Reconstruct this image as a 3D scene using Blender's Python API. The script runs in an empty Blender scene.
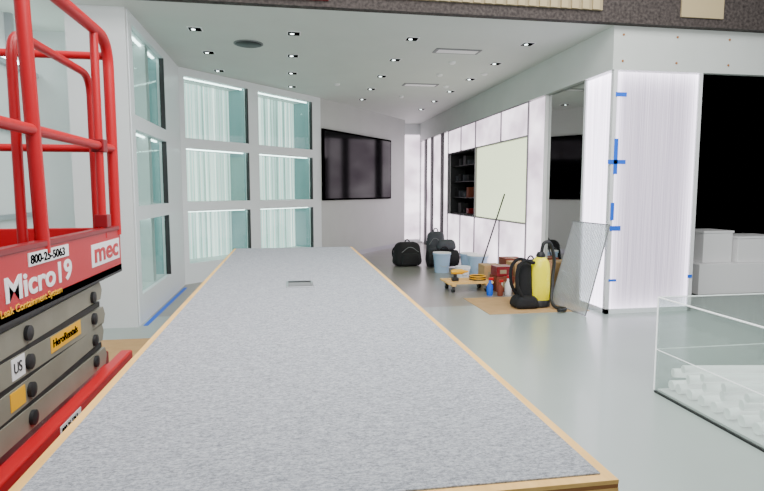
import bpy, bmesh, math, random
from mathutils import Vector, Matrix
random.seed(4)
S=bpy.context.scene
def lin(c):
    c=c/255.0
    return c/12.92 if c<=0.04045 else ((c+0.055)/1.055)**2.4
def rgb(r,g,b): return (lin(r),lin(g),lin(b),1)
def mat(name,col,rough=.5,metal=0,emit=None,es=0,noise=0,nscale=20,bump=0,coat=0,stretch=(1,1,1),spec=None):
    m=bpy.data.materials.new(name); m.use_nodes=True
    nt=m.node_tree; b=nt.nodes['Principled BSDF']
    b.inputs['Base Color'].default_value=rgb(*col)
    b.inputs['Roughness'].default_value=rough; b.inputs['Metallic'].default_value=metal
    if spec is not None: b.inputs['Specular IOR Level'].default_value=spec
    if coat: b.inputs['Coat Weight'].default_value=coat
    if emit:
        b.inputs['Emission Color'].default_value=rgb(*emit); b.inputs['Emission Strength'].default_value=es
    if noise or bump:
        tc=nt.nodes.new('ShaderNodeTexCoord'); mp=nt.nodes.new('ShaderNodeMapping'); mp.inputs['Scale'].default_value=stretch
        n=nt.nodes.new('ShaderNodeTexNoise'); n.inputs['Scale'].default_value=nscale; n.inputs['Detail'].default_value=6
        nt.links.new(tc.outputs['Object'],mp.inputs[0]); nt.links.new(mp.outputs[0],n.inputs['Vector'])
        if noise:
            r=nt.nodes.new('ShaderNodeValToRGB')
            r.color_ramp.elements[0].position=.3; r.color_ramp.elements[1].position=.7
            c0=[max(0,x-noise) for x in col]; c1=[min(255,x+noise) for x in col]
            r.color_ramp.elements[0].color=rgb(*c0); r.color_ramp.elements[1].color=rgb(*c1)
            nt.links.new(n.outputs['Fac'],r.inputs[0]); nt.links.new(r.outputs[0],b.inputs['Base Color'])
        if bump:
            bp=nt.nodes.new('ShaderNodeBump'); bp.inputs['Strength'].default_value=bump; bp.inputs['Distance'].default_value=.01
            nt.links.new(n.outputs['Fac'],bp.inputs['Height']); nt.links.new(bp.outputs[0],b.inputs['Normal'])
    return m
def streak_panel(name,lo,hi,es_lo,es_hi,scale,axis,base=(200,200,205),edge=None):
    """backlit ribbed polycarbonate / fluted glass; edge=(x_centre,half_width,z_top,boost): edge-lit panel brighter at its LED edges"""
    m=mat(name,base,.25)
    nt=m.node_tree; b=nt.nodes['Principled BSDF']
    tc=nt.nodes.new('ShaderNodeTexCoord'); mp=nt.nodes.new('ShaderNodeMapping')
    mp.inputs['Scale'].default_value=axis
    n=nt.nodes.new('ShaderNodeTexNoise'); n.inputs['Scale'].default_value=scale; n.inputs['Detail'].default_value=4
    r=nt.nodes.new('ShaderNodeValToRGB'); r.color_ramp.elements[0].position=.35; r.color_ramp.elements[1].position=.65
    r.color_ramp.elements[0].color=rgb(*lo); r.color_ramp.elements[1].color=rgb(*hi)
    mr=nt.nodes.new('ShaderNodeMapRange'); mr.inputs['From Min'].default_value=.3; mr.inputs['From Max'].default_value=.7
    mr.inputs['To Min'].default_value=es_lo; mr.inputs['To Max'].default_value=es_hi
    L=nt.links.new
    L(tc.outputs['Object'],mp.inputs[0]);L(mp.outputs[0],n.inputs['Vector']);L(n.outputs['Fac'],r.inputs[0]);L(n.outputs['Fac'],mr.inputs[0])
    L(r.outputs[0],b.inputs['Emission Color'])
    out=mr.outputs[0]
    if edge:
        def mt(op,a,bb=None):
            q=nt.nodes.new('ShaderNodeMath'); q.operation=op
            for i,v in enumerate((a,bb)):
                if v is None: continue
                if isinstance(v,(int,float)): q.inputs[i].default_value=v
                else: L(v,q.inputs[i])
            return q.outputs[0]
        sx=nt.nodes.new('ShaderNodeSeparateXYZ'); L(tc.outputs['Object'],sx.inputs[0])
        ex=mt('POWER',mt('ABSOLUTE',mt('DIVIDE',mt('SUBTRACT',sx.outputs[0],edge[0]),edge[1])),7.0)
        ez=mt('POWER',mt('ABSOLUTE',mt('DIVIDE',mt('SUBTRACT',sx.outputs[2],edge[2]/2),edge[2]/2)),14.0)
        boost=mt('ADD',mt('MULTIPLY',mt('ADD',ex,ez),edge[3]),1.0)
        out=mt('MULTIPLY',out,boost)
    L(out,b.inputs['Emission Strength'])
    return m
def clear(name,tint,gloss=.04,k=.5,diff=0):
    m=bpy.data.materials.new(name); m.use_nodes=True; nt=m.node_tree; nt.nodes.clear()
    o=nt.nodes.new('ShaderNodeOutputMaterial'); t=nt.nodes.new('ShaderNodeBsdfTransparent'); g=nt.nodes.new('ShaderNodeBsdfGlossy')
    g.inputs['Roughness'].default_value=.04; t.inputs[0].default_value=rgb(*tint)
    mx=nt.nodes.new('ShaderNodeMixShader'); f=nt.nodes.new('ShaderNodeLayerWeight'); f.inputs[0].default_value=.5
    pw=nt.nodes.new('ShaderNodeMath'); pw.operation='POWER'; pw.inputs[1].default_value=4
    ma=nt.nodes.new('ShaderNodeMath'); ma.operation='MULTIPLY_ADD'; ma.inputs[1].default_value=k; ma.inputs[2].default_value=gloss
    L=nt.links.new
    L(f.outputs['Facing'],pw.inputs[0]);L(pw.outputs[0],ma.inputs[0]);L(ma.outputs[0],mx.inputs[0]);L(t.outputs[0],mx.inputs[1]);L(g.outputs[0],mx.inputs[2])
    if diff:
        d=nt.nodes.new('ShaderNodeBsdfDiffuse'); d.inputs[0].default_value=(.85,.88,.87,1); m2=nt.nodes.new('ShaderNodeMixShader'); m2.inputs[0].default_value=diff
        L(mx.outputs[0],m2.inputs[1]);L(d.outputs[0],m2.inputs[2]);L(m2.outputs[0],o.inputs[0])
    else: L(mx.outputs[0],o.inputs[0])
    return m

M={}
M['wall']=mat('wall_paint_white',(208,212,212),.6,noise=2,nscale=3)
M['wallg']=mat('wall_paint_grey',(184,187,184),.6,noise=2,nscale=3)
M['header']=mat('header_paint',(192,197,193),.6,noise=2,nscale=3)
M['ceil']=mat('ceiling_paint',(204,209,203),.7,noise=2,nscale=2)
M['floor']=mat('floor_epoxy',(154,166,161),.30,noise=3,nscale=1.2,coat=.1)
M['floor2']=mat('floor_concrete_rear',(132,131,124),.28,noise=6,nscale=1.5)
M['frame']=mat('frame_white',(222,228,230),.4)
M['alu']=mat('aluminium',(180,183,188),.35,.8)
M['trimw']=mat('white_corner_trim',(214,216,218),.4)
M['seam']=mat('seam_grey',(140,134,142),.5)
M['black']=mat('black_matte',(2,2,2),1,spec=0)
M['screen']=mat('screen_glass',(2,2,4),.1,spec=.15)
M['dark']=mat('dark_grey',(28,29,31),.5)
M['grey']=mat('mid_grey',(110,112,114),.5)
M['red']=mat('red_paint',(176,0,20),.4)
M['redd']=mat('red_paint_dark',(120,0,14),.4)
M['beam']=mat('scissor_arm_steel',(134,132,118),.45,.2,noise=8,nscale=6)
M['white']=mat('white_plastic',(232,232,232),.4)
M['yellow']=mat('yellow_sticker',(238,176,0),.4)
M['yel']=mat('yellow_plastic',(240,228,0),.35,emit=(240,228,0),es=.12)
M['ply']=mat('plywood_birch',(228,182,104),.5,noise=10,nscale=14,stretch=(3,.3,8))
M['plyd']=mat('plywood_dark_ply',(150,98,48),.6)
M['tape']=mat('blue_tape',(0,92,215),.6)
M['card']=mat('cardboard',(182,146,98),.8,noise=6,nscale=8)
M['brown']=mat('brown_box',(120,56,34),.7)
M['teal']=mat('teal_glass_side',(112,146,148),.15,emit=(110,152,154),es=.38,noise=6,nscale=.9,coat=.3)  # slight glow added to brighten the showcase sides, no lamp in them
M['fascia']=mat('speckled_brown_board',(50,42,39),.8,noise=26,nscale=30)
M['beige']=mat('beige_slats',(150,136,104),.7)
M['slat']=mat('slat_wood',(168,152,116),.7)
M['lbox']=streak_panel('backlit_polycarbonate',(212,200,224),(240,230,246),1.0,1.75,6,(34,34,.10),base=(120,114,124),edge=(4.38,.55,2.92,2.6))
M['lpan']=streak_panel('backlit_panel',(236,214,232),(255,242,252),1.5,3.2,1.1,(1,1,1.4),base=(130,125,130))
M['cream']=mat('backlit_cream_board',(225,232,205),.3,emit=(232,244,200),es=1.8)
M['flute']=streak_panel('fluted_glass_back',(150,188,182),(244,255,248),.7,2.6,3,(8,8,.04),(180,200,196))
M['led']=mat('led_strip',(255,255,255),.4,emit=(235,255,252),es=9)
M['mirror']=mat('mirror',(190,194,192),.02,1)
M['acryl']=clear('clear_acrylic',(240,245,243),.05,.35,.05)
M['glass']=clear('showcase_glass',(236,244,242),.03,.15)
M['poly']=clear('ribbed_polycarbonate_clear',(214,222,220),.05,.4,.25)
M['acedge']=mat('acrylic_edge',(235,240,240),.1,emit=(255,255,255),es=.5)  # glow put into the edges so they show as bright lines
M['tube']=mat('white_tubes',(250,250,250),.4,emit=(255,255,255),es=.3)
M['fab']=mat('black_fabric',(14,14,17),.85,bump=.3,nscale=40)
M['fabg']=mat('grey_fabric',(62,64,70),.85,bump=.3,nscale=40)
M['bucket']=mat('blue_white_plastic',(156,182,208),.4)

# felt
m=mat('grey_felt',(160,165,170),.95); nt=m.node_tree; b=nt.nodes['Principled BSDF']
tc=nt.nodes.new('ShaderNodeTexCoord')
def nz(sc,stretch):
    mp=nt.nodes.new('ShaderNodeMapping'); mp.inputs['Scale'].default_value=stretch
    n=nt.nodes.new('ShaderNodeTexNoise'); n.inputs['Scale'].default_value=sc; n.inputs['Detail'].default_value=8; n.inputs['Roughness'].default_value=.75
    nt.links.new(tc.outputs['Object'],mp.inputs[0]); nt.links.new(mp.outputs[0],n.inputs['Vector']); return n
n1=nz(110,(1,1.8,1)); n2=nz(22,(1,3.0,1))
ad=nt.nodes.new('ShaderNodeMath'); ad.operation='ADD'; nt.links.new(n1.outputs['Fac'],ad.inputs[0])
mu=nt.nodes.new('ShaderNodeMath'); mu.operation='MULTIPLY'; mu.inputs[1].default_value=.3; nt.links.new(n2.outputs['Fac'],mu.inputs[0]); nt.links.new(mu.outputs[0],ad.inputs[1])
r=nt.nodes.new('ShaderNodeValToRGB'); r.color_ramp.elements[0].position=.5; r.color_ramp.elements[1].position=.80
r.color_ramp.elements[0].color=rgb(96,101,108); r.color_ramp.elements[1].color=rgb(180,184,190)
nt.links.new(ad.outputs[0],r.inputs[0]); nt.links.new(r.outputs[0],b.inputs['Base Color'])
bp=nt.nodes.new('ShaderNodeBump'); bp.inputs['Strength'].default_value=.4; bp.inputs['Distance'].default_value=.004
nt.links.new(n1.outputs['Fac'],bp.inputs['Height']); nt.links.new(bp.outputs[0],b.inputs['Normal'])
M['felt']=m

def link(o,parent=None):
    S.collection.objects.link(o)
    if parent is not None:
        o.parent=parent; o.matrix_parent_inverse=Matrix.Translation(-parent.location)
    return o
def group(name,loc=(0,0,0)):
    e=bpy.data.objects.new(name,None); e.location=loc; e.empty_display_size=.1; S.collection.objects.link(e); return e
def mesh(name,verts,faces,mt,parent=None,smooth=False):
    me=bpy.data.meshes.new(name); me.from_pydata([tuple(v) for v in verts],[],faces); me.materials.append(M[mt] if isinstance(mt,str) else mt)
    bm=bmesh.new(); bm.from_mesh(me); bmesh.ops.recalc_face_normals(bm,faces=bm.faces); bm.to_mesh(me); bm.free()
    if smooth:
        for p in me.polygons: p.use_smooth=True
    o=bpy.data.objects.new(name,me); return link(o,parent)
FC=[(0,1,2,3),(4,5,6,7),(0,1,5,4),(1,2,6,5),(2,3,7,6),(3,0,4,7)]
def box(name,x0,x1,y0,y1,z0,z1,mt,parent=None,bev=0):
    v=[(x0,y0,z0),(x1,y0,z0),(x1,y1,z0),(x0,y1,z0),(x0,y0,z1),(x1,y0,z1),(x1,y1,z1),(x0,y1,z1)]
    o=mesh(name,v,FC,mt,parent)
    if bev:
        md=o.modifiers.new('b','BEVEL'); md.width=bev; md.segments=3
    return o
def obox(name,O,D,s0,s1,d0,d1,z0,z1,mt,parent=None,bev=0):
    """box in a wall frame: s along D, d along left normal of D"""
    D=Vector(D).normalized(); N=Vector((-D[1],D[0])); O=Vector(O)
    def P(s,d,z):
        q=O+D*s+N*d; return (q.x,q.y,z)
    v=[P(s0,d0,z0),P(s1,d0,z0),P(s1,d1,z0),P(s0,d1,z0),P(s0,d0,z1),P(s1,d0,z1),P(s1,d1,z1),P(s0,d1,z1)]
    return mesh(name,v,FC,mt,parent)
def lathe(name,prof,c,mt,parent=None,n=32,axis='Z',sx=1,sy=1):
    v=[];f=[]
    for r,h in prof:
        for i in range(n):
            a=2*math.pi*i/n; p=(r*math.cos(a)*sx,r*math.sin(a)*sy,h)
            if axis=='X': p=(p[2],p[0],p[1])
            if axis=='Y': p=(p[0],p[2],p[1])
            v.append((p[0]+c[0],p[1]+c[1],p[2]+c[2]))
    k=len(prof)
    for j in range(k-1):
        for i in range(n):
            f.append((j*n+i,j*n+(i+1)%n,(j+1)*n+(i+1)%n,(j+1)*n+i))
    f.append(tuple(range(n))); f.append(tuple((k-1)*n+i for i in range(n)))
    o=mesh(name,v,f,mt,parent,True)
    md=o.modifiers.new('e','EDGE_SPLIT'); md.split_angle=math.radians(40)
    return o
def tube(name,pts,r,mt,parent=None,smooth=False,cyc=False):
    cu=bpy.data.curves.new(name,'CURVE'); cu.dimensions='3D'; cu.bevel_depth=r; cu.bevel_resolution=4; cu.use_fill_caps=True
    if smooth:
        sp=cu.splines.new('BEZIER'); sp.bezier_points.add(len(pts)-1)
        for p,q in zip(sp.bezier_points,pts): p.co=q; p.handle_left_type=p.handle_right_type='AUTO'
    else:
        sp=cu.splines.new('POLY'); sp.points.add(len(pts)-1)
        for p,q in zip(sp.points,pts): p.co=(*q,1)
    sp.use_cyclic_u=cyc
    t=bpy.data.objects.new('tmp',cu); S.collection.objects.link(t)
    dg=bpy.context.evaluated_depsgraph_get(); me=bpy.data.meshes.new_from_object(t.evaluated_get(dg))
    bpy.data.objects.remove(t); me.name=name; me.materials.clear(); me.materials.append(M[mt])
    for p in me.polygons: p.use_smooth=True
    return link(bpy.data.objects.new(name,me),parent)
def rounded(pts,r=.08,n=6):
    P=[Vector(p) for p in pts]; out=[P[0]]
    for i in range(1,len(P)-1):
        a=(P[i-1]-P[i]).normalized(); c=(P[i+1]-P[i]).normalized()
        p0=P[i]+a*r; p1=P[i]+c*r
        for k in range(n+1):
            t=k/n; out.append(p0*(1-t)**2+P[i]*2*t*(1-t)+p1*t*t)
    out.append(P[-1]); return [tuple(p) for p in out]
def text(name,s,loc,size,mt,parent=None,rot=(math.pi/2,0,math.pi/2),ext=.001,bold=0,sx=1):
    cu=bpy.data.curves.new(name,'FONT'); cu.body=s; cu.size=size; cu.extrude=ext; cu.offset=bold
    t=bpy.data.objects.new('tmp',cu); S.collection.objects.link(t); t.location=loc; t.rotation_euler=rot; t.scale=(sx,1,1)
    bpy.context.view_layer.update()
    dg=bpy.context.evaluated_depsgraph_get(); me=bpy.data.meshes.new_from_object(t.evaluated_get(dg)); me.transform(t.matrix_world)
    bpy.data.objects.remove(t); me.materials.clear(); me.materials.append(M[mt])
    return link(bpy.data.objects.new(name,me),parent)
def poly(name,pts,z0,z1,mt):
    n=len(pts); v=[(x,y,z0) for x,y in pts]+[(x,y,z1) for x,y in pts]
    f=[tuple(range(n)),tuple(range(n,2*n))]+[(i,(i+1)%n,n+(i+1)%n,n+i) for i in range(n)]
    return mesh(name,v,f,mt)

# ---------------- room shell ----------------
CZ=3.42
box('floor',-4.2,10,-3,6.95,-.1,0,'floor')
box('floor_rear',-4.2,10,6.95,17,-.1,0,'floor2')
A=Vector((-1.65,9.3)); B=Vector((.69,11.9)); C=Vector((3.17,15.2))
poly('ceiling',[(-4.2,6.2),(10,6.2),(10,17),(-4.2,17)],CZ,CZ+.06,'ceil')
box('trim_1',-4.2,10,6.1,6.2,CZ,CZ+1.2,'fascia')
fs=group('slatted_fascia_panel',(2,6.08,3.6))
box('backing',.5,3.55,6.075,6.1,CZ+.12,CZ+.5,'beige',fs)
for i in range(24): box('slat_%d'%i,.5+i*.127,.58+i*.127,6.055,6.075,CZ+.12,CZ+.5,'slat',fs)
box('cardboard_patch',4.55,5.1,6.08,6.1,CZ+.1,CZ+.5,'slat')
box('trim_2',-.9,.45,6.06,6.1,CZ+.06,CZ+.16,'redd')
obox('wall_back_angled',B,C-B,0,(C-B).length,0,.15,0,CZ,'wallg')
obox('baseboard_back',B,C-B,0.3,(C-B).length,-.015,0,0,.1,'alu')
wb=box('wall_back',3.1,4.0,15.95,16.1,0,CZ,'wall')
box('lit_panel',3.2,3.76,15.92,15.95,.1,3.1,'lpan',wb)
box('wall_back_return',3.05,3.17,15.2,15.95,0,CZ,'wall')
box('wall_left',-3.15,-3.0,-1,9,0,4.7,'wall')
box('wall_left_return',-3.0,-1.73,7.55,7.7,0,CZ,'wall')
vw=group('video_wall_screen',(1.9,13.5,1.9))
obox('bezel',B,C-B,.02,3.2,-.05,0,1.30,2.80,'black',vw)
obox('screen',B,C-B,.06,3.16,-.056,-.05,1.34,2.76,'screen',vw)
# ---- display showcase walls ----
ROWS=[(.33,1.17),(1.33,2.18),(2.34,3.3)]
def showcase(name,O,D,L,cols,depth):
    g=group(name,(O[0],O[1],0))
    ed=[0]
    for a,b in cols: ed+= [a,b]
    ed.append(L)
    for i in range(0,len(ed),2): obox('post_%d'%i,O,D,ed[i],ed[i+1],0,.1,0,CZ,'frame',g)
    zz=[0]
    for a,b in ROWS: zz+=[a,b]
    zz.append(CZ)
    k=0
    for a,b in cols:
        for i in range(0,len(zz),2):
            obox('rail_%d'%k,O,D,a,b,0,.1,zz[i],zz[i+1],'frame',g); k+=1
        for j,(z0,z1) in enumerate(ROWS):
            t='%d'%k; k+=1
            obox('back_'+t,O,D,a,b,depth,depth+.03,z0,z1,'flute',g)
            obox('side_far_'+t,O,D,b,b+.02,.1,depth,z0,z1,'teal',g)
            obox('side_near_'+t,O,D,a-.02,a,.1,depth,z0,z1,'teal',g)
            obox('shelf_'+t,O,D,a,b,.1,depth,z0-.02,z0,'white',g)
            obox('top_'+t,O,D,a,b,.1,depth,z1,z1+.02,'white',g)
            obox('led_'+t,O,D,a+.03,b-.03,.12,.15,z1-.015,z1,'led',g)
            obox('edge_'+t,O,D,b-.025,b,.0,.06,z0,z1,'dark',g)
            obox('glass_'+t,O,D,a,b-.03,.05,.056,z0,z1,'glass',g)
    return g
showcase('display_showcase',(-1.65,6.5),(0,1),2.8,[(.15,1.75)],.55)
D2=B-A
showcase('display_showcase',A,D2,D2.length,[(.1,1.46),(1.71,3.23)],.5)
box('wall_left_end',-2.25,-1.66,6.44,6.5,0,CZ,'wall')
tp=group('floor_tape',(-1.6,7.8,0)); box('strip',-1.62,-1.57,6.5,9.0,0,.003,'tape',tp)
gp=group('glazed_partition',(-2.95,4,0))
for i in range(9): box('mullion_%d'%i,-3.0,-2.93,.2+i*.95,.26+i*.95,0,4.6,'alu',gp)
for k,z in enumerate((.12,1.2,2.15,2.85,3.5)): box('transom_%d'%k,-3.0,-2.94,0,7.5,z,z+.05,'alu',gp)
box('led_cove',-2.99,-2.95,0,7.4,2.92,2.95,'led',gp)  # emissive strip added so the left wall reads bright

# ---- right backlit wall, X=3.8 ----
RX=3.8
lw=group('backlit_panel_wall',(RX,11,0))
box('carcass_low',RX+.04,RX+.5,8.0,15.9,0,.97,'white',lw)
box('carcass_high',RX+.04,RX+.5,8.0,15.9,2.38,2.92,'white',lw)
box('carcass_near',RX+.04,RX+.5,8.0,8.56,.97,2.38,'white',lw)
box('carcass_far',RX+.04,RX+.5,13.1,15.9,.97,2.38,'white',lw)
box('end_cap',RX,RX+.5,7.985,8.0,0,2.92,'white',lw)
def pan(nm,y0,y1,z0,z1,mt='lpan'): box(nm,RX,RX+.04,y0+.02,y1-.02,z0+.02,z1-.02,mt,lw)
pan('panel_pillar',8.0,8.56,.03,2.92,'lpan')
ys=[8.56,9.73,11.12,12.1,13.1]
for i in range(4):
    pan('panel_low_%d'%i,ys[i],ys[i+1],.03,.97); pan('panel_high_%d'%i,ys[i],ys[i+1],2.38,2.92)
for i,(a,b) in enumerate([(13.1,13.5),(13.7,14.5),(14.7,15.2),(15.4,15.9)]):
    pan('panel_tall_%d'%i,a,b,.03,2.92)
for i,(a,b) in enumerate([(13.5,13.7),(14.5,14.7),(15.2,15.4)]): box('dark_gap_%d'%i,RX-.03,RX+.04,a,b,0,2.92,'dark',lw)
for y in (8.56,11.12,13.1): box('mullion_%d'%int(y*10),RX-.015,RX+.04,y-.02,y+.02,0,2.92,'seam',lw)
for y in (9.73,12.1):
    for k,(a,b) in enumerate(((0,.97),(2.38,2.92))): box('mullion_%d_%d'%(int(y*10),k),RX-.015,RX+.04,y-.015,y+.015,a,b,'seam',lw)
for k,z in enumerate((0,.955,2.37,2.9)): box('rail_%d'%k,RX-.012,RX+.04,8.56,13.1,z,z+.02,'seam',lw)
box('cream_board',RX+.02,RX+.05,8.6,11.08,.985,2.36,'cream',lw)
box('niche_back',RX+.42,RX+.5,11.12,13.1,.97,2.38,'black',lw)
box('niche_left',RX+.06,RX+.42,13.08,13.1,.97,2.38,'dark',lw); box('niche_top',RX+.06,RX+.42,11.12,13.08,2.36,2.38,'dark',lw)
for k in range(4):
    box('niche_shelf_%d'%k,RX+.1,RX+.42,11.14,13.07,.985+k*.36,1.0+k*.36,'dark',lw)
    y=12.0; j=0
    while y<12.85:
        w=random.uniform(.1,.22); h=random.uniform(.1,.26)
        if 1.0+k*.36+h<2.34: box('niche_item_%d_%d'%(k,j),RX+.15,RX+.34,y,y+w,1.0+k*.36,1.0+k*.36+h,random.choice(['brown','dark','fabg','redd','fab']),lw)
        y+=w+random.uniform(.05,.2); j+=1
mb=group('mirror_panel',(RX,7.4,0))
box('glass',RX+.05,RX+.06,6.9,7.97,0,2.92,'mirror',mb)
box('backing',RX+.06,RX+.12,6.9,7.97,0,2.92,'dark',mb)
box('wall_header_side',RX-.02,RX+.5,6.28,15.95,2.92,CZ,'header')
hf=box('wall_header_front',RX-.02,10,6.2,6.28,2.92,CZ,'header')
k=0
for x in (3.9,4.6,5.3,6.0):
    for z in (3.02,3.32):
        lathe('screw_%d'%k,[(.014,0),(.014,.006),(.004,.008)],(x,6.192,z),'plyd',hf,8,'Y'); k+=1
lb=group('lightbox_column',(4.4,6.5,0))
box('core',RX+.06,4.93,6.26,6.82,.0,2.92,'white',lb)
box('front_panel',RX+.05,4.92,6.22,6.26,.06,2.9,'lbox',lb)
box('side_panel',RX+.02,RX+.06,6.27,6.82,.06,2.9,'lbox',lb)
for nm,a in (('corner_1',(RX+.0,RX+.05,6.2,6.26)),('corner_2',(4.92,4.97,6.2,6.84)),('corner_3',(RX,RX+.06,6.82,6.87))):
    box(nm,*a,0,2.92,'trimw',lb)
box('base_front',RX,4.97,6.2,6.26,0,.06,'frame',lb); box('base_side',RX,RX+.05,6.26,6.84,0,.06,'frame',lb)
for i,(x0,x1,z0,z1) in enumerate([(3.83,3.97,2.61,2.66),(3.76,3.99,1.82,1.87),(3.835,3.885,1.7,2.12),(3.82,3.865,1.15,1.36),(3.82,3.96,1.02,1.08),(3.83,3.93,.4,.43),(4.9,4.96,.42,.46)]):
    box('tape_%d'%i,x0,x1,6.194,6.2,z0,z1,'tape',lb)
# black room
box('wall_dark_back',4.97,10,8.9,9.0,0,2.92,'black')
box('wall_dark_side',4.98,5.05,6.86,8.9,0,2.92,'black')
box('ceiling_dark',4.98,10,6.28,8.9,2.88,2.919,'black')
cv=[];cf=[]
n=160
for i in range(n+1):
    x=5.15+4.7*i/n; y=8.6+.07*math.sin(i*.55)
    cv+= [(x,y,0.0),(x,y,2.88)]
for i in range(n): cf.append((2*i,2*i+2,2*i+3,2*i+1))
mesh('black_curtain',cv,cf,'black',None,True)
p=group('display_plinth',(6.4,7.3,0)); box('body',5.72,7.1,7.0,7.6,.03,.47,'white',p,.01); box('toe',5.76,7.06,7.04,7.56,0,.03,'grey',p)
p=group('display_plinth',(6.1,7.4,.47)); box('body',5.86,6.33,7.12,7.58,.47,.9,'white',p,.01); box('lip',5.85,6.34,7.11,7.59,.9,.93,'white',p)
p=group('display_plinth',(6.7,7.4,.47)); box('body',6.37,7.06,7.06,7.56,.47,.82,'white',p,.01); box('lip',6.36,7.07,7.05,7.57,.82,.85,'white',p)

# ceiling fittings
for X in (-1.06,.1,1.58,3.13):
    for Y in (7.15,8.3,9.5,10.7,11.9,13.1):
        if X<.69:
            if (Y-9.3)>(X+1.65)*2.6/2.34-.3: continue
        elif (Y-11.9)>(X-.69)*1.33-.4: continue
        g=group('recessed_downlight',(X,Y,CZ)); 
        box('trim_ring',X-.085,X+.085,Y-.085,Y+.085,CZ-.006,CZ,'white',g)
        box('aperture',X-.07,X+.07,Y-.07,Y+.07,CZ-.009,CZ-.006,'black',g)
        lathe('lens',[(.025,0),(.02,-.004)],(X-.02,Y,CZ-.009),'led',g,12)
for X,Y in ((2.45,8.3),(2.5,9.2),(.9,10.3),(2.3,11.4),(3.2,9.0),(2.9,10.2)):
    g=group('smoke_detector',(X,Y,CZ)); lathe('body',[(.05,0),(.05,-.02),(.03,-.035)],(X,Y,CZ),'white',g,20)
g=group('ceiling_speaker',(-.48,7.73,CZ)); lathe('rim',[(.19,0),(.19,-.01),(.17,-.012)],(-.48,7.73,CZ),'grey',g,32); lathe('grille',[(.17,-.012),(.16,-.02)],(-.48,7.73,CZ),'dark',g,32)
for X,Y in ((2.33,7.67),(2.4,10.15)):
    g=group('linear_air_diffuser',(X,Y,CZ))
    box('frame',X-.32,X+.32,Y-.12,Y+.12,CZ-.01,CZ,'grey',g); box('slot',X-.28,X+.28,Y-.08,Y+.08,CZ-.014,CZ-.01,'white',g)

# ---------------- table ----------------
tb=group('exhibition_table',(.06,3.5,0))
x0,x1,y0,y1,T=-.565,.672,1.02,6.0,.9
def ring(nm,z0,z1,ins,mt):
    box(nm+'_r',x1-.03-ins,x1-ins,y0+ins,y1-ins,z0,z1,mt,tb); box(nm+'_l',x0+ins,x0+.03+ins,y0+ins,y1-ins,z0,z1,mt,tb)
    box(nm+'_n',x0+.03+ins,x1-.03-ins,y0+ins,y0+.03+ins,z0,z1,mt,tb); box(nm+'_f',x0+.03+ins,x1-.03-ins,y1-.03-ins,y1-ins,z0,z1,mt,tb)
z=T
for i in range(9):
    ring('ply_%d'%i,z-.009,z,0 if i%2==0 else .0006,'ply' if i%2==0 else 'plyd'); z-=.009
box('felt_top',x0+.026,x1-.026,y0+.026,y1-.026,T-.02,T+.004,'felt',tb,.002)
box('deck',x0+.03,x1-.03,y0+.03,y1-.03,T-.08,T-.02,'plyd',tb)
box('plinth_body',x0+.12,x1-.12,y0+.15,y1-.12,.08,T-.08,'white',tb); box('toe_kick',x0+.18,x1-.18,y0+.2,y1-.18,0,.08,'dark',tb)
ob=group('table_power_outlet',(.066,3.59,T))
box('frame',-.02,.15,3.47,3.71,T+.004,T+.009,'alu',ob,.002)
box('lid',-.008,.138,3.485,3.62,T+.009,T+.012,'grey',ob); box('slot',-.008,.138,3.635,3.695,T+.009,T+.0105,'dark',ob)

# ---------------- scissor lift ----------------
L=group('scissor_lift',(-1.25,2.1,0))
lx=-.85; fx=-1.6; ly0,ly1=1.15,3.04
box('deck',fx,lx,ly0,ly1,1.09,1.13,'dark',L)
PB,PT=1.095,1.315
box('side_panel_r',lx-.03,lx,ly0,ly1,PB,PT,'red',L,.006); box('side_panel_l',fx,fx+.03,ly0,ly1,PB,PT,'red',L,.006)
box('end_panel_f',fx,lx-.03,ly1-.03,ly1,PB,PT,'red',L,.006); box('end_panel_n',fx,lx-.03,ly0,ly0+.03,PB,PT,'red',L,.006)
box('panel_lip',lx-.035,lx+.006,ly0,ly1,PT-.01,PT+.012,'redd',L,.004)
rz=2.24
def loop(xx,tag):
    tube('top_rail_'+tag,rounded([(xx,ly0,1.3),(xx,ly0,rz),(xx,ly1-.02,rz),(xx,ly1-.02,1.28)],.14,8),.026,'red',L)
    tube('mid_rail_'+tag,[(xx,ly0,1.71),(xx,ly1-.02,1.71)],.02,'red',L)
    tube('post_'+tag,[(xx,2.16,1.28),(xx,2.10,rz)],.024,'red',L)
    tube('post2_'+tag,[(xx,2.82,1.28),(xx,2.82,rz-.02)],.019,'red',L)
loop(lx-.015,'r'); loop(fx+.015,'l')
for k,zz in enumerate((1.71,rz-.08)):
    tube('end_rail_%d'%k,[(lx-.015,ly1-.02,zz),(fx+.015,ly1-.02,zz)],.019,'red',L)
    tube('gate_rail_%d'%k,[(lx-.015,ly0,zz),(fx+.015,ly0,zz)],.019,'red',L)
tube('inner_rail',rounded([(lx-.08,2.16,1.3),(lx-.08,2.16,2.05),(lx-.08,ly1-.1,2.05),(lx-.08,ly1-.1,1.3)],.1,6),.017,'red',L)
tube('end_post',[(-1.22,ly1-.02,1.28),(-1.22,ly1-.02,rz-.08)],.019,'red',L)
for i,zz in enumerate((1.33,1.68)): box('clamp_%d'%i,lx-.045,lx+.012,2.8,2.86,zz,zz+.06,'redd',L,.004)
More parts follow.
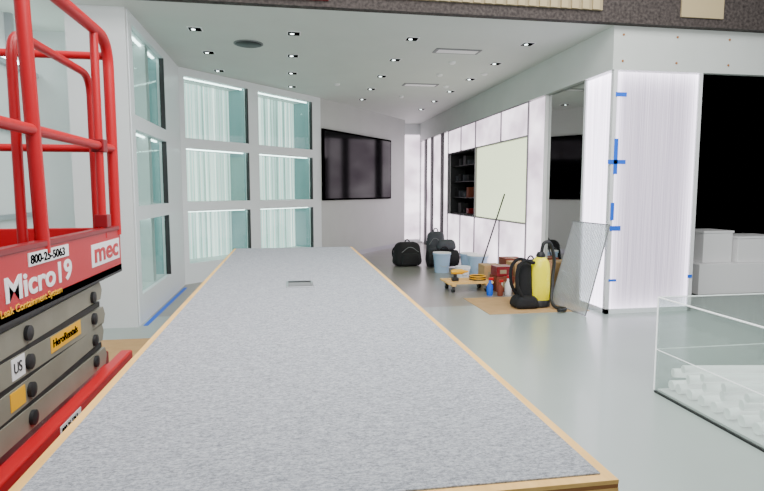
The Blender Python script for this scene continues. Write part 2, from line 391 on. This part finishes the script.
for side,xx in (('r',lx-.06),('l',fx+.03)):
    for i in range(4):
        zb=.69+i*.098; t=.012*(1 if i%2 else -1)
        v=[]
        ya,yb=1.2,2.80-.03*(i%2)
        for X in (xx,xx+.035):
            v+=[(X,ya,zb-t),(X,yb,zb+t),(X,yb+.025,zb+.04+t),(X,yb,zb+.08+t),(X,ya,zb+.08-t)]
        f=[(0,1,2,3,4),(5,6,7,8,9)]+[(j,(j+1)%5,5+(j+1)%5,5+j) for j in range(5)]
        mesh('arm_%s_%d'%(side,i),v,f,'beam',L)
        box('gap_%s_%d'%(side,i),xx+.004,xx+.03,ya,yb-.03,zb+.076,zb+.1,'dark',L)  # dark filler standing in for the shade between stacked arms
        if side=='r':
            for j,yy in enumerate((1.35,2.02,2.66)):
                lathe('pivot_%d_%d'%(i,j),[(.026,0),(.026,.012),(.012,.016)],(xx+.035,yy,zb+.04),'dark',L,20,'X')
box('cross_tube',fx+.05,lx-.06,2.7,2.76,.72,.78,'dark',L); box('cross_tube2',fx+.05,lx-.06,1.3,1.36,.72,.78,'dark',L)
box('support_top',fx+.05,lx-.06,1.2,2.9,1.07,1.09,'dark',L)
box('chassis',fx+.0,lx+.01,1.1,3.0,.22,.62,'red',L,.02); box('chassis_rail',lx-.03,lx+.03,1.1,3.06,.6,.67,'red',L,.01)
box('chassis_rail_l',fx-.02,fx+.04,1.1,3.06,.6,.67,'red',L,.01); box('ladder',fx+.1,lx-.1,3.0,3.1,.2,.66,'redd',L,.01)
for i,(X,Y) in enumerate(((lx-.1,1.35),(lx-.1,2.8),(fx+.0,1.35),(fx+.0,2.8))):
    lathe('wheel_%d'%i,[(.15,0),(.162,.02),(.162,.09),(.15,.11)],(X,Y,.162),'dark',L,28,'X'); lathe('hub_%d'%i,[(.09,.0),(.09,.115),(.03,.13)],(X,Y,.162),'redd',L,20,'X')
text('label_model','Micro19',(lx+.001,1.83,1.160),.108,'white',L,sx=1.48,bold=.0025)
box('label_plate',lx,lx+.003,2.60,3.0,1.165,1.265,'white',L,.001)
text('label_make','mec',(lx+.004,2.625,1.185),.12,'red',L,sx=1.75,bold=.003)
box('number_plate',lx,lx+.004,2.0,2.34,1.25,1.295,'white',L)
text('number','800-25-5063',(lx+.005,2.01,1.258),.042,'black',L,sx=1.35,bold=.0006)
text('label_system','Leak Containment System',(lx+.001,1.8,1.12),.035,'yellow',L,sx=1.25)
ax=lx-.06+.035
box('sticker_rental',ax,ax+.002,2.2,2.5,.9,.96,'yellow',L); text('sticker_text','HeroRentals',(ax+.003,2.215,.918),.042,'black',L,sx=1.15,bold=.0005)
box('sticker_white',ax,ax+.002,1.9,1.99,.895,.965,'white',L); box('sticker_warn',ax,ax+.002,1.88,1.98,.8,.86,'yellow',L)
text('sticker_us','US',(ax+.003,1.91,.915),.05,'dark',L)
box('sticker_base',lx+.03,lx+.032,2.1,2.3,.615,.655,'white',L); text('base_number','800-25-5063',(lx+.033,2.11,.625),.03,'black',L)

cb=group('cardboard_sheet',(-1.4,5.1,0)); box('sheet',-2.0,-.9,4.4,5.9,0,.008,'card',cb); box('flap',-1.7,-1.0,4.7,5.4,.008,.02,'card',cb)
cb=group('cardboard_sheet',(3,6.6,0)); box('sheet',2.4,3.72,6.4,7.45,0,.004,'card',cb)

# ---------------- acrylic vitrine ----------------
vt=group('acrylic_vitrine',(3.3,3.1,0))
a0,a1,b0,b1,h=2.68,3.95,2.45,3.68,.72
box('base',a0,a1,b0,b1,0,.015,'dark',vt); box('base_board',a0+.015,a1-.015,b0+.015,b1-.015,.015,.03,'white',vt)
for nm,q in (('left',(a0,a0+.01,b0,b1,.015,h)),('right',(a1-.01,a1,b0,b1,.015,h)),('near',(a0+.01,a1-.01,b0,b0+.01,.015,h)),('far',(a0+.01,a1-.01,b1-.01,b1,.015,h)),('lid',(a0,a1,b0,b1,h,h+.008))):
    box('acrylic_'+nm,*q,'acryl',vt)
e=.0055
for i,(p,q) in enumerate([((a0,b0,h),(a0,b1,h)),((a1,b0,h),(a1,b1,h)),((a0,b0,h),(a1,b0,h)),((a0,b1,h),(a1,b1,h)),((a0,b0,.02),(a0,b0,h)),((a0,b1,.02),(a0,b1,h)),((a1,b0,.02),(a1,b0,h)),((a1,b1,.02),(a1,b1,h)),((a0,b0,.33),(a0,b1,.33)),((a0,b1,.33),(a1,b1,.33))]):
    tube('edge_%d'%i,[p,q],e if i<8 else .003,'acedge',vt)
k=0
for i in range(9):
    c=2.62+i*.115
    xa,ya,xb,yb=2.76,min(c+.1,3.6),3.85,c-.02
    tube('tube_%d'%k,[(xa,ya,.075),(xb,yb,.075)],.036,'tube',vt); k+=1
for i in range(6):
    c=2.7+i*.16
    tube('tube_%d'%k,[(2.8,c+.14,.155),(3.8,c-.12,.155)],.034,'tube',vt); k+=1
for i in range(5):
    tube('tube_%d'%k,[(2.78,2.75+i*.19,.225),(3.7,2.58+i*.2,.22)],.028,'tube',vt); k+=1

# ---------------- leaning ribbed sheet ----------------
sh=group('ribbed_polycarbonate_sheet',(3.65,6.7,.005))
zb=.009
v=[(3.50,6.12,zb),(3.46,6.95,zb),(3.74,6.93,1.1),(3.76,6.10,1.1)]
v2=[(x+.008,y,z) for x,y,z in v]
mesh('sheet',v+v2,[(0,1,2,3),(4,5,6,7),(0,1,5,4),(1,2,6,5),(2,3,7,6),(3,0,4,7)],'poly',sh)
for i in range(24):
    t=(i+.5)/24; lo=Vector(v[0]).lerp(Vector(v[1]),t); hi=Vector(v[3]).lerp(Vector(v[2]),t)
    tube('rib_%d'%i,[lo,hi],.0022,'seam',sh)
for i in range(4): tube('rim_%d'%i,[v[i],v[(i+1)%4]],.006,'grey',sh)

# ---------------- cleaning stuff ----------------
def blob(name,c,d,mt,parent,bev=.35,rot=0):
    x,y,z=d
    o=box(name,-x/2,x/2,-y/2,y/2,0,z,mt,None,min(d)*bev)
    o.modifiers['b'].segments=5
    for pz in o.data.polygons: pz.use_smooth=True
    me=o.data
    for vv in me.vertices:
        if vv.co.z>0: vv.co.x*=.82; vv.co.y*=.75
    me.transform(Matrix.Translation(c)@Matrix.Rotation(rot,4,'Z'))
    if parent is not None: o.parent=parent; o.matrix_parent_inverse=Matrix.Translation(-parent.location)
    return o
def backpack(name,x,y,w,dp,h,mt,rot=0,z=0):
    g=group(name,(x,y,z)); R=Matrix.Rotation(rot,3,'Z')
    blob('body',(x,y,z),(w,dp,h),mt,g,.3,rot)
    q=R@Vector((0,-dp*.45,0)); blob('pocket',(x+q.x,y+q.y,z+.02),(w*.7,dp*.35,h*.5),mt,g,.35,rot)
    def P(a,b,c): 
        t=R@Vector((a,b,c)); return (x+t.x,y+t.y,z+t.z)
    for s in (-1,1): tube('strap_%d'%(s+1),[P(s*w*.25,dp*.3,h*.9),P(s*w*.38,dp*.55,h*.6),P(s*w*.3,dp*.5,.03)],.016,mt,g,True)
    tube('handle',[P(-.06,0,h*.97),P(0,0,h*1.1),P(.06,0,h*.97)],.012,mt,g,True)
    tube('zip',[P(-w*.3,-dp*.42,h*.6),P(0,-dp*.4,h*.8),P(w*.3,-dp*.42,h*.6)],.006,'grey',g,True)
    return g
backpack('backpack',2.35,11.0,.6,.38,.48,'fab',.2)
backpack('backpack',3.02,11.3,.42,.32,.66,'fabg',-.3)
g=group('duffel_bag',(3.0,10.5,0)); lathe('body',[(.1,-.32),(.16,-.3),(.18,0),(.16,.3),(.1,.32)],(2.98,10.62,.18),'fab',g,24,'X')
tube('handle',[(2.85,10.5,.3),(2.98,10.45,.42),(3.1,10.5,.3)],.012,'fab',g,True)
blob('bundle',(3.05,10.62,.35),(.4,.25,.2),'fabg',g)
def bucket(x,y,r,h,mt,name='bucket'):
    g=group(name,(x,y,0)); lathe('pail',[(r*.8,0),(r,h),(r*1.06,h),(r*1.06,h-.03),(r*1.0,h-.035)],(x,y,0),mt,g,28)
    lathe('rim',[(r*1.04,h),(r*1.06,h+.012),(r*.95,h+.012)],(x,y,0),'white',g,28)
    tube('handle',[(x-r,y,h*.9),(x-r*.6,y-.05,h*.55),(x,y-r*1.15,h*.35),(x+r*.6,y-.05,h*.55),(x+r,y,h*.9)],.005,'alu',g,True)
bucket(2.79,9.98,.16,.36,'bucket'); bucket(3.3,9.95,.16,.34,'bucket')
bucket(3.3,9.45,.18,.36,'bucket'); bucket(2.95,9.2,.12,.2,'white')
mp=group('mop',(3.3,9.0,0)); tube('pole',[(3.12,8.95,.03),(3.62,9.06,1.45)],.013,'dark',mp); lathe('head',[(.1,0),(.09,.05),(.03,.1)],(3.12,8.95,0),'grey',mp,16)
dl=group('wooden_dolly',(2.65,8.08,0))
for i in range(3): box('slat_%d'%i,2.3,3.0,7.86+i*.17,7.98+i*.17,.13,.155,'ply',dl)
for i in range(2): box('bearer_%d'%i,2.36+i*.52,2.42+i*.52,7.86,8.32,.1,.13,'ply',dl)
for i,(X,Y) in enumerate(((2.39,7.92),(2.91,7.92),(2.39,8.26),(2.91,8.26))):
    lathe('wheel_%d'%i,[(.045,-.02),(.045,.02)],(X,Y,.045),'dark',dl,20,'X'); box('fork_%d'%i,X-.03,X+.03,Y-.02,Y+.02,.05,.1,'alu',dl)
g=group('power_drill',(2.5,8.05,.155)); lathe('motor',[(.03,-.1),(.04,-.06),(.04,.06),(.02,.11),(.012,.16)],(2.5,8.05,.29),'yellow',g,16,'X'); box('grip',2.44,2.48,8.03,8.07,.2,.27,'dark',g,.005); box('battery',2.41,2.51,8.01,8.09,.155,.205,'dark',g,.008)
g=group('extension_cord_coil',(2.8,8.1,.155))
for i in range(4): tube('loop_%d'%i,[(2.83+.12*math.cos(a),8.1+.12*math.sin(a),.164+i*.016) for a in [j*math.pi/8 for j in range(16)]],.008,'yellow' if i%2 else 'dark',g,cyc=True)
def carton(x,y,z,w,d,h,mt,name='cardboard_box'):
    g=group(name,(x,y,z)); box('body',x,x+w,y,y+d,z,z+h,mt,g,.004)
    box('flap_l',x,x+w/2-.004,y,y+d,z+h,z+h+.006,mt,g); box('flap_r',x+w/2+.004,x+w,y,y+d,z+h,z+h+.006,mt,g)
    box('tape',x+w/2-.025,x+w/2+.025,y,y+d,z+h+.006,z+h+.008,'beige',g); box('label',x+w*.2,x+w*.6,y-.002,y,z+h*.3,z+h*.7,'beige',g)
carton(3.04,7.85,0,.28,.3,.22,'brown'); carton(3.05,7.87,.229,.25,.26,.14,'redd'); carton(3.38,7.98,0,.3,.35,.4,'card'); carton(3.04,8.38,0,.3,.3,.32,'card')
carton(3.4,8.4,0,.3,.3,.42,'brown')
def bottle(x,y,mt,s=1,z=0):
    g=group('spray_bottle',(x,y,z)); lathe('body',[(.04*s,0),(.045*s,.02),(.045*s,.14*s),(.018*s,.19*s),(.018*s,.22*s)],(x,y,z),mt,g,20)
    box('trigger_head',x-.02*s,x+.05*s,y-.015,y+.015,z+.22*s,z+.26*s,'red',g,.004); box('trigger',x+.025*s,x+.035*s,y-.006,y+.006,z+.17*s,z+.22*s,'white',g)
bottle(2.85,7.62,'tape'); bottle(2.98,7.55,'brown',.9); bottle(3.12,7.6,'white',1.1); bottle(3.26,7.64,'card',1)
vc=group('backpack_vacuum',(3.20,6.8,.005))
X,Y,Z=3.20,6.74,.008
lathe('tank',[(.105,.07),(.125,.09),(.13,.3),(.125,.5),(.11,.58),(.07,.64),(.03,.66)],(X,Y,Z),'yel',vc,32,sy=.85)
lathe('motor_base',[(.11,0),(.135,.015),(.135,.08),(.12,.1)],(X,Y,Z),'dark',vc,32,sy=.85)
lathe('top_cap',[(.055,.64),(.06,.67),(.04,.71)],(X,Y,Z),'dark',vc,24)
blob('harness_pad',(X-.2,Y+.05,Z+.02),(.2,.24,.55),'fab',vc,.3)
blob('hip_belt',(X-.22,Y-.02,Z),(.34,.32,.16),'fab',vc,.4)
for s in (-1,1): tube('shoulder_strap_%d'%(s+1),[(X-.12,Y+s*.08,Z+.58),(X-.28,Y+s*.1,Z+.6),(X-.36,Y+s*.1,Z+.35),(X-.24,Y+s*.1,Z+.08)],.022,'fab',vc,True)
tube('hose',[(X,Y,Z+.68),(X+.06,Y-.02,Z+.84),(X+.18,Y+.02,Z+.7),(X+.17,Y,Z+.3),(X+.12,Y-.15,Z+.04),(X+.18,Y-.35,Z+.03),(X+.05,Y-.42,Z+.03)],.022,'dark',vc,True)
backpack('tool_bag',3.5,7.7,.26,.24,.5,'fab',.0)

# ---------------- lights ----------------
def area(name,loc,size,sy,power,tgt,col=(1,1,1)):
    l=bpy.data.lights.new(name,'AREA'); l.shape='RECTANGLE'; l.size=size; l.size_y=sy; l.energy=power; l.color=col
    o=bpy.data.objects.new(name,l); S.collection.objects.link(o); o.location=loc
    o.rotation_euler=(Vector(tgt)-Vector(loc)).to_track_quat('-Z','Y').to_euler(); return o
area('overhead_light_1',(.3,2.5,4.9),3,3,270,(.3,3.2,0),(1,.99,.97))
area('overhead_light_2',(3.5,3.8,4.7),3,2,150,(3.5,5,0),(1,.99,.97))
area('overhead_light_3',(1,1,3.4),4,1.2,200,(1.6,11,1.8),(1,.98,.97))  # unseen fill added out of view, aimed to brighten the rear room
w=bpy.data.worlds.new('World'); S.world=w; w.use_nodes=True
w.node_tree.nodes['Background'].inputs[0].default_value=(.94,.97,1,1); w.node_tree.nodes['Background'].inputs[1].default_value=.52

cam=bpy.data.cameras.new('camera'); co=bpy.data.objects.new('camera',cam); S.collection.objects.link(co)
co.location=(0,0,1.5); co.rotation_euler=(math.radians(90-5.56),0,math.radians(-9.48))
cam.sensor_width=36; cam.lens=26.39; cam.clip_start=.05
S.camera=co
